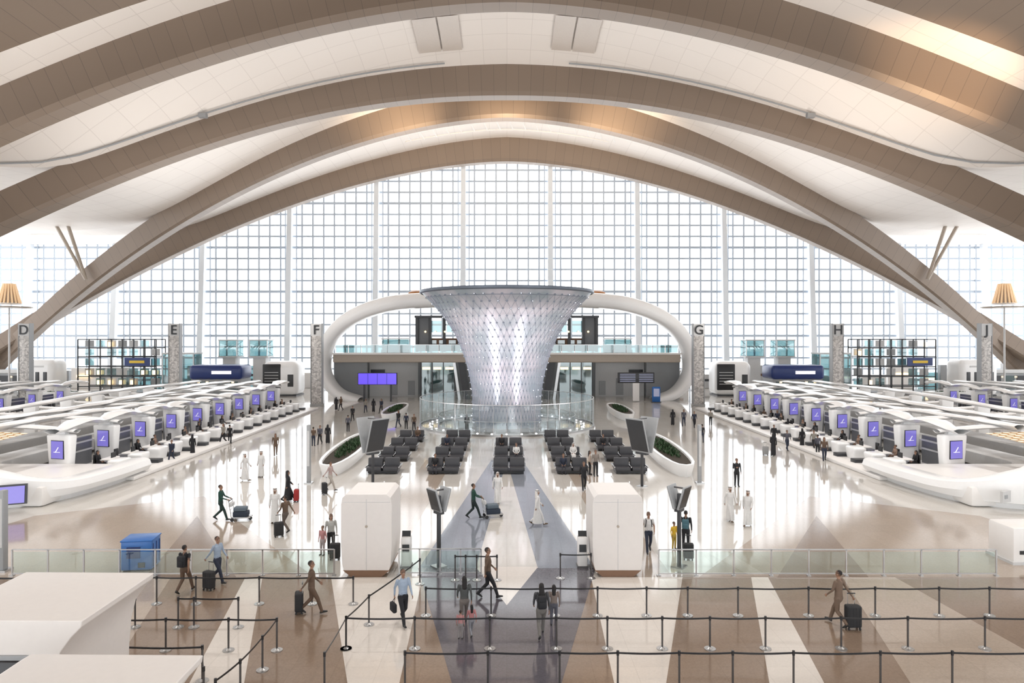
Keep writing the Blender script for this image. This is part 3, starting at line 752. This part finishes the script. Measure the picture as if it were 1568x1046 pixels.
def person_mesh(pose,o):
    key=(pose,tuple(sorted((k,str(v)) for k,v in o.items())))
    if key in PCACHE: return PCACHE[key]
    B=Body(); dz=0
    sh={s:Vector((.185*s,0,1.43)) for s in(-1,1)}; hip={s:Vector((.09*s,0,.9)) for s in(-1,1)}
    el={};wr={};kn={};an={};toe={}
    for s in(-1,1):
        el[s]=Vector((.245*s,-.03,1.15)); wr[s]=Vector((.25*s,.04,.91)); kn[s]=Vector((.1*s,.02,.49)); an[s]=Vector((.105*s,-.01,.09)); toe[s]=Vector((.12*s,.16,.035))
    if pose in('walk','drag','push','walkbag'):
        kn[1]=Vector((.09,.2,.52));an[1]=Vector((.09,.33,.11));toe[1]=Vector((.1,.5,.08))
        kn[-1]=Vector((-.09,.0,.49));an[-1]=Vector((-.09,-.32,.19));toe[-1]=Vector((-.1,-.2,.04))
        hip={s:Vector((.09*s,.0,.885)) for s in(-1,1)}
        el[1]=Vector((.235,-.12,1.17));wr[1]=Vector((.24,-.13,.93)); el[-1]=Vector((-.235,.07,1.16));wr[-1]=Vector((-.22,.25,.98))
    if pose=='drag': el[1]=Vector((.24,-.13,1.18));wr[1]=Vector((.27,-.3,.97))
    if pose=='push':
        for s in(-1,1): el[s]=Vector((.24*s,.12,1.17));wr[s]=Vector((.2*s,.38,1.07))
    if pose=='phone': el[1]=Vector((.24,.04,1.17));wr[1]=Vector((.12,.26,1.24))
    if pose=='sit':
        dz=-.42
        for s in(-1,1):
            hip[s]=Vector((.1*s,0,.9)); kn[s]=Vector((.11*s,.44,.91)); an[s]=Vector((.11*s,.42,.51)); toe[s]=Vector((.12*s,.58,.455))
            el[s]=Vector((.24*s,.05,1.17)); wr[s]=Vector((.12*s,.3,1.05))
    for s in(-1,1):
        B.limb([hip[s],kn[s],an[s]],[(.092,.1),.066,.052 if not o['robe'] else .04],'legs')
        h0=an[s]+Vector((0,-.03,-.05))
        if an[s].z>.15 and pose!='sit': h0=an[s]+Vector((0,-.05,-.02))
        B.limb([h0,(h0+toe[s])/2+Vector((0,0,.01)),toe[s]],[(.038,.042),(.045,.04),(.04,.026)],'shoe',12)
        sl='arm' if o['sleeve']=='long' else 'skin'
        B.limb([sh[s],sh[s].lerp(el[s],.55)],[.058,.05],'arm',14)
        B.limb([sh[s].lerp(el[s],.5),el[s],wr[s]],[.045,.039,.027] if not o['robe'] else [.05,.05,.05],sl,14)
        d=(wr[s]-el[s]).normalized()
        B.limb([wr[s],wr[s]+d*.08],[(.018,.026),(.016,.038)],'skin',12)
    B.limb([(0,0,.86),(0,0,.98)],[(.155,.115),(.15,.11)],'legs',24)
    B.limb([(0,0,.97),(0,0,1.1),(0,.01,1.27),(0,0,1.39),(0,-.005,1.45)],[(.155,.112),(.142,.105),(.168,.12),(.17,.108),(.1,.07)],'shirt',24)
    B.limb([(0,-.012,1.44),(0,.012,1.57)],[.055,.052],'skin',14)
    B.ell((0,.0,1.665),(.076,.095,.1),'skin'); B.ell((0,.032,1.595),(.056,.062,.068),'skin'); B.ell((0,.1,1.635),(.013,.02,.024),'skin',10)
    for s in(-1,1): B.ell((.078*s,.0,1.64),(.012,.02,.03),'skin',8)
    if o['scarf']:
        B.ell((0,-.022,1.69),(.094,.108,.104),'scarf'); B.limb([(0,-.05,1.68),(0,-.06,1.55),(0,-.06,1.38)],[(.095,.07),(.11,.07),(.15,.07)],'scarf',18)
    else:
        B.ell((0,-.02,1.692),(.084,.1,.093),'hair')
        if o['long']: B.limb([(0,-.05,1.68),(0,-.075,1.55),(0,-.1,1.36)],[(.085,.06),(.09,.05),(.07,.03)],'hair',16)
    if o['robe']:
        wk=pose!='stand'
        if pose=='sit':
            B.limb([(0,0,.9),(0,.42,.9),(0,.46,.6)],[(.19,.12),(.18,.11),(.19,.1)],'robe',24)
        else: B.limb([(0,.0,.1),(0,.0,.5),(0,0,.9),(0,0,1.1),(0,.01,1.27),(0,0,1.4)],[(.2,.26 if wk else .2),(.185,.2 if wk else .165),(.17,.135),(.158,.12),(.172,.125),(.165,.1)],'robe',26,cap=(.1,.5))
    me=bpy.data.meshes.new('tmp'); me.from_pydata(B.V,[],B.F)
    ob=bpy.data.objects.new('tmp',me); scene.collection.objects.link(ob)
    rm=ob.modifiers.new('r','REMESH'); rm.mode='VOXEL'; rm.voxel_size=.0125
    sm=ob.modifiers.new('s','SMOOTH'); sm.iterations=2; sm.factor=.5
    dg=bpy.context.evaluated_depsgraph_get(); m2=bpy.data.meshes.new_from_object(ob.evaluated_get(dg))
    bpy.data.objects.remove(ob)
    kd=kdtree.KDTree(len(B.V))
    for i,v in enumerate(B.V): kd.insert(v,i)
    kd.balance()
    skin=cm(o['skin'],'skin')
    lab={'shirt':cm(o['shirt'],'fabric'),'arm':cm(o['arm'] or o['shirt'],'fabric'),'legs':cm(o['legs'],'fabric'),'skin':skin,'shoe':cm(o['shoe'],'shoe'),'hair':cm(o['hair'],'hair'),
         'robe':cm(o['robe'] or (1,1,1),'robe'),'scarf':cm(o['scarf'] or (1,1,1),'robe')}
    mb=MB()
    vs=[v.co.copy() for v in m2.vertices]
    mb.V=[tuple(v) for v in vs]; mb.uv=[(0,0)]*len(vs)
    for p in m2.polygons:
        _,i,_=kd.find(p.center); mb.F.append(tuple(p.vertices)); mb.I.append(mb.mi(lab[B.L[i]]))
    bpy.data.meshes.remove(m2)
    EYE=M('eye_dark',(.02,.015,.012),.3,noise=0); LIP=M('lips',(.32,.12,.1),.5,noise=0); EW=M('eye_white',(.75,.73,.7),.3,noise=0)
    for s in(-1,1):
        mb.ell((.03*s,.083,1.655),(.014,.008,.007),EW,8); mb.ell((.03*s,.089,1.655),(.006,.005,.006),EYE,8); mb.box((.031*s,.09,1.674),(.03,.006,.006),lab['hair'] if not o['scarf'] else EYE)
    mb.ell((0,.092,1.592),(.022,.006,.007),LIP,8)
    if o['scarf'] and o['robe'] and o['robe'][0]>.3:
        mb.lathe([(.086,-.012),(.1,-.012),(.1,.014),(.086,.014)],BLACK,18,(0,-.02,1.735))
        mb.ell((0,.062,1.575),(.045,.045,.03),EYE,10)
    for s in(-1,1):
        d=(wr[s]-el[s]).normalized(); pn=Vector((-s,0,0)); pn=(pn-d*pn.dot(d)).normalized(); sd=d.cross(pn).normalized()
        if sd.y<0: sd=-sd
        base=wr[s]+d*.085; grip=pose in('push','drag') and (pose=='push' or s==1)
        for i in range(4):
            L=(.034,.040,.038,.028)[i]; p=base+sd*(.027-.018*i); q1=p+(d*(.5 if grip else .9)+pn*(.8 if grip else .35)).normalized()*L; q2=q1+(d*(-.5 if grip else .6)+pn*(.8 if grip else .75)).normalized()*L*.8
            mb.cyl(p-d*.01,q1,.0085,skin,r1=.008,n=6); mb.cyl(q1,q2,.008,skin,r1=.006,n=6)
        p=wr[s]+d*.03+sd*.022; q=p+(sd*.7+d*.7+pn*.3).normalized()*.04; mb.cyl(p,q,.011,skin,r1=.009,n=6); mb.cyl(q,q+(d+pn*.4).normalized()*.028,.009,skin,r1=.007,n=6)
    if o['pack']:
        pm=cm(o['pack'],'fabric'); mb.box((0,-.2,1.22),(.3,.17,.42),pm,b=.06,seg=3); mb.box((0,-.29,1.14),(.22,.06,.22),pm,b=.03)
        for s in(-1,1): mb.cyl((.1*s,-.12,1.42),(.11*s,.1,1.44),.018,pm,n=6); mb.cyl((.11*s,.1,1.44),(.14*s,.11,1.15),.018,pm,n=6)
    if o['bag']:
        bm_=cm(o['bag'],'fabric'); w=wr[1]; mb.box((w.x+.04,w.y,w.z-.38),(.14,.38,.3),bm_,b=.05); 
        for a in(-.1,.1): mb.cyl((w.x,w.y,w.z-.09),(w.x+.04,w.y+a,w.z-.24),.01,bm_,n=6)
    me=mb.mesh('person',ang=60)
    if dz: 
        for v in me.vertices: v.co.z+=dz
    PCACHE[key]=me; return me
def person(name,u,v,head,pose,h=1.74,xy=None,**k):
    o=dict(DEF); o.update(k); me=person_mesh(pose,o); x,y=xy if xy else P(u,v)
    return place(name,me,(x,y,0),-R(head),sc=h/1.77)
def suitcase_mesh(col):
    mb=MB(); c=cm(col,'suitcase'); mb.box((0,0,.38),(.42,.26,.62),c,b=.05,seg=3)
    for k in(-.14,-.05,.05,.14): mb.box((k,0,.38),(.02,.275,.55),c,b=.008)
    for a in(-.16,.16):
        for b_ in(-.09,.09): mb.cyl((a-.02,b_,.035),(a+.02,b_,.035),.035,BLACK,n=10)
    for a in(-.1,.1): mb.cyl((a,.11,.68),(a,.11,.98),.01,STEEL,n=6)
    mb.box((0,.11,.99),(.24,.035,.03),BLACK,b=.01); return mb.mesh('rolling_suitcase')
SC={}
def suitcase(u,v,head,col=(.02,.02,.022),sc=1):
    if col not in SC: SC[col]=suitcase_mesh(col)
    x,y=P(u,v); place('rolling_suitcase',SC[col],(x,y,0),-R(head),sc=sc)
def cart_mesh():
    mb=MB()
    for s in(-1,1):
        mb.cyl((s*.28,-.35,.16),(s*.2,.55,.16),.02,STEEL); mb.cyl((s*.28,-.35,.16),(s*.29,-.48,1.02),.018,STEEL)
        mb.cyl((s*.28-.03,-.32,.09),(s*.28+.03,-.32,.09),.09,BLACK,n=14)
    mb.cyl((-.03,.5,.09),(.03,.5,.09),.09,BLACK,n=14); mb.cyl((-.3,-.48,1.02),(.3,-.48,1.02),.025,BLACK)
    mb.box((0,.1,.19),(.5,.9,.03),STEEL,b=.01); mb.box((0,-.42,.82),(.5,.16,.18),LGREY,b=.02)
    for z in(.4,.6): mb.cyl((-.28,-.4,z),(.28,-.4,z),.012,STEEL)
    c1=cm((.02,.03,.05),'suitcase');c2=cm((.10,.13,.16),'suitcase')
    mb.box((0,.05,.34),(.52,.72,.26),c1,b=.05); mb.box((0,.02,.58),(.46,.62,.2),c2,b=.05); return mb.mesh('luggage_cart')
CARTM=cart_mesh()
def pusher(name,u,v,head,**k):
    o=person(name,u,v,head,'push',**k); a=R(head); x,y,_=o.location; d=.42+.54
    place('luggage_cart',CARTM,(x+math.sin(a)*d,y+math.cos(a)*d,0),-a)
BRN=(.105,.065,.042); WH=(.64,.63,.62); LB=(.30,.37,.47); BK=(.010,.010,.013); GRN=(.008,.05,.035); NV=(.018,.024,.045)
KW=dict(robe=WH,scarf=(.68,.66,.64),shirt=WH,legs=WH,shoe=(.1,.06,.03)); AB=dict(robe=BK,scarf=BK,shirt=BK,legs=BK)
person('man_with_backpack',283,908,10,'walk',shirt=BK,legs=BRN,pack=BK,sleeve='short')
person('man_in_light_shirt',333,892,110,'drag',shirt=LB,legs=NV); suitcase(320,903,20)
person('man_in_brown_suit',477,940,75,'drag',shirt=BRN,legs=BRN,h=1.78); suitcase(458,938,75)
person('man_in_light_shirt',617,955,150,'walkbag',shirt=LB,legs=BK,bag=BK,h=1.76)
person('woman_with_long_hair',711,958,-10,'walk',shirt=(.06,.065,.065),legs=(.15,.13,.12),long=True,h=1.6)
person('child_in_pink',722,974,-20,'walk',shirt=(.42,.18,.18),legs=(.2,.2,.22),long=True,h=.98)
person('child_in_pink',705,978,10,'stand',shirt=(.42,.2,.2),legs=(.22,.2,.2),h=.88)
person('man_in_brown_jacket',747,916,80,'walk',shirt=BRN,legs=BK,h=1.8)
person('woman_with_backpack',829,976,-5,'walk',shirt=(.05,.05,.055),legs=(.15,.14,.13),long=True,pack=BK,h=1.68)
person('child_with_dark_hair',848,957,0,'stand',shirt=(.2,.16,.14),legs=(.08,.08,.1),long=True,h=1.3)
person('man_in_brown_suit',1284,958,-35,'drag',shirt=(.15,.1,.07),legs=(.15,.1,.07),h=1.78); suitcase(1306,963,0,sc=1.1)
pusher('man_pushing_cart',338,797,85,shirt=GRN,legs=(.01,.03,.025),h=1.8)
pusher('man_pushing_cart',725,794,75,shirt=GRN,legs=(.01,.02,.02),h=1.78)
person('man_in_brown_jacket',437,815,-60,'drag',shirt=BRN,legs=(.1,.075,.06)); suitcase(427,822,-30)
person('woman_in_black_abaya',441,768,60,'walk',**AB); suitcase(454,768,80,(.3,.02,.02))
person('man_in_white_robe',421,801,180,'stand',**KW)
person('man_in_white_robe',375,736,100,'walk',**KW); person('man_in_white_robe',400,731,-160,'stand',**KW)
person('woman_in_brown_coat',422,698,160,'walk',shirt=BRN,legs=BRN,long=True)
person('child_in_pink',494,850,200,'stand',shirt=(.42,.2,.2),legs=(.35,.3,.3),h=1.25)
person('woman_with_long_hair',507,847,160,'stand',shirt=(.4,.4,.38),legs=BK,long=True,h=1.68); suitcase(513,857,0)
person('man_in_pale_shirt',506,751,100,'drag',shirt=(.42,.32,.3),legs=(.4,.36,.32)); suitcase(497,757,60)
person('man_in_white_robe',762,771,170,'walk',**KW)
person('man_in_white_robe',823,804,80,'walk',**KW)
person('man_in_dark_suit',894,751,180,'walk',shirt=BK,legs=BK)
person('man_in_dark_suit',912,729,170,'stand',shirt=(.2,.17,.15),legs=BK); person('woman_with_long_hair',903,727,90,'stand',shirt=(.45,.36,.3),legs=BK,long=True,h=1.62)
person('man_in_white_tshirt',993,846,185,'walk',shirt=WH,legs=NV,sleeve='short',pack=BK)
person('child_in_yellow',1032,841,150,'stand',shirt=(.65,.4,.03),legs=(.42,.28,.04),h=1.2)
person('man_with_backpack',1050,843,20,'stand',shirt=BK,legs=BK,pack=(.05,.12,.15)); suitcase(1054,857,10)
person('man_in_white_robe',1118,798,170,'walk',**KW); person('man_in_white_robe',1145,805,-150,'walk',**KW)
person('man_in_dark_suit',1128,745,180,'phone',shirt=BK,legs=BK)
person('woman_in_black_abaya',1184,698,30,'walk',**AB); suitcase(1172,697,0,(.3,.3,.3))
dk=[BK,NV,BRN,(.08,.08,.1),(.25,.23,.2)]
far=[(1075,678),(1063,655),(1030,651),(1047,653),(1088,651),(540,645),(515,628),(522,629),(533,661),(560,632),(572,631),(584,633),(480,683),(490,681),(502,679),(610,655),(622,657),(634,660),(715,660)]
far+=[(342,680),(352,679),(263,708),(295,698),(306,670),(372,655),(1185,680),(1228,686),(1262,706),(1252,697),(1246,690),(1206,668),(1190,655),(1170,650),(1205,690)]
for i,(u,v) in enumerate(far):
    c=dk[i%5]; person('traveller_standing',u,v,[0,180,90,200][i%4],['stand','walk'][i%2],shirt=c,legs=BK if i%3 else NV,h=1.62+.05*(i%4),long=(i%4==3)) if i%4!=2 else person('woman_in_black_abaya',u,v,[0,170][i%2],'stand',h=1.64,**AB)
for i,j,hd,k in((1,0,180,dict(shirt=BK)),(2,2,180,dict(shirt=BK,legs=BK)),(3,1,180,KW),(0,3,180,dict(shirt=BRN)),(3,0,180,dict(shirt=NV)),(4,2,180,dict(shirt=BK)),(2,1,180,dict(shirt=WH)),(1,2,180,dict(shirt=NV,long=True))):
    person('traveller_seated',0,0,hd,'sit',xy=(BX[i]+(.56 if j%2 else -.56),BY[j]-.42),**k)
for s in(-1,1):
    for k in range(0,16):
        if (k*7+s)%3==0: continue
        yy=44.5+5*(k//2)+(1.15,3.55)[k%2]; o=person('check_in_agent',0,0,-90*s,'sit',xy=(s*27.35,yy),**(dict(shirt=(.3,.2,.15),legs=BRN) if k%2 else dict(shirt=BK,legs=BK,scarf=BK))); o.location.z=.33

# ------------------------------------------------------------ lights & world
w=bpy.data.worlds.new('overcast_sky'); scene.world=w; w.use_nodes=True
bg=w.node_tree.nodes['Background']; bg.inputs[0].default_value=(.95,.975,1,1); bg.inputs[1].default_value=3.8
def spot(name,loc,target,col,power,size=90,r=.5):
    l=bpy.data.lights.new(name,'SPOT'); l.energy=power; l.color=col; l.spot_size=R(size); l.spot_blend=.8; l.shadow_soft_size=r
    o=bpy.data.objects.new(name,l); scene.collection.objects.link(o); o.location=loc
    d=Vector(target)-Vector(loc); o.rotation_euler=d.to_track_quat('-Z','Y').to_euler()
for x in(-14,0,14): spot('arch_uplight',(x,93,36),(x*1.1,99.5,40),(1,.76,.5),5500,110)
spot('arch_uplight',(38,54,24),(40,64,34),(1,.68,.4),7000,70)
for x in(-42,-14,14,42):
    for y in(28,48): spot('overhead_fill_spot',(x,y,33),(x,y+2,0),(1,.97,.94),11000,120,.6)  # added fill lamps that brighten the hall and front floor, not real fixtures
for s in(-1,1):
    for y in(62,86): spot('ceiling_fill_spot',(s*34.5,y,4.6),(s*26,y+6,40),(1,.96,.92),10000,125,.5)  # added fill aimed upward to brighten ceiling and arch soffits, no fixture there
for x in(-6,6): spot('funnel_fill_spot',(x,60.5,.6),(x*.2,70,9),(1,.92,.96),2600,62,.2)  # added fill pair that brightens the funnel skin, no fixture there

# ------------------------------------------------------------ camera
cam=bpy.data.cameras.new('camera'); cam.lens=24; cam.sensor_width=36; cam.shift_x=.0051; cam.shift_y=-.0051; cam.clip_end=500
co=bpy.data.objects.new('camera',cam); scene.collection.objects.link(co); co.location=(0,0,CAMH); co.rotation_euler=(R(90),0,0); scene.camera=co
scene.view_settings.view_transform='Standard'
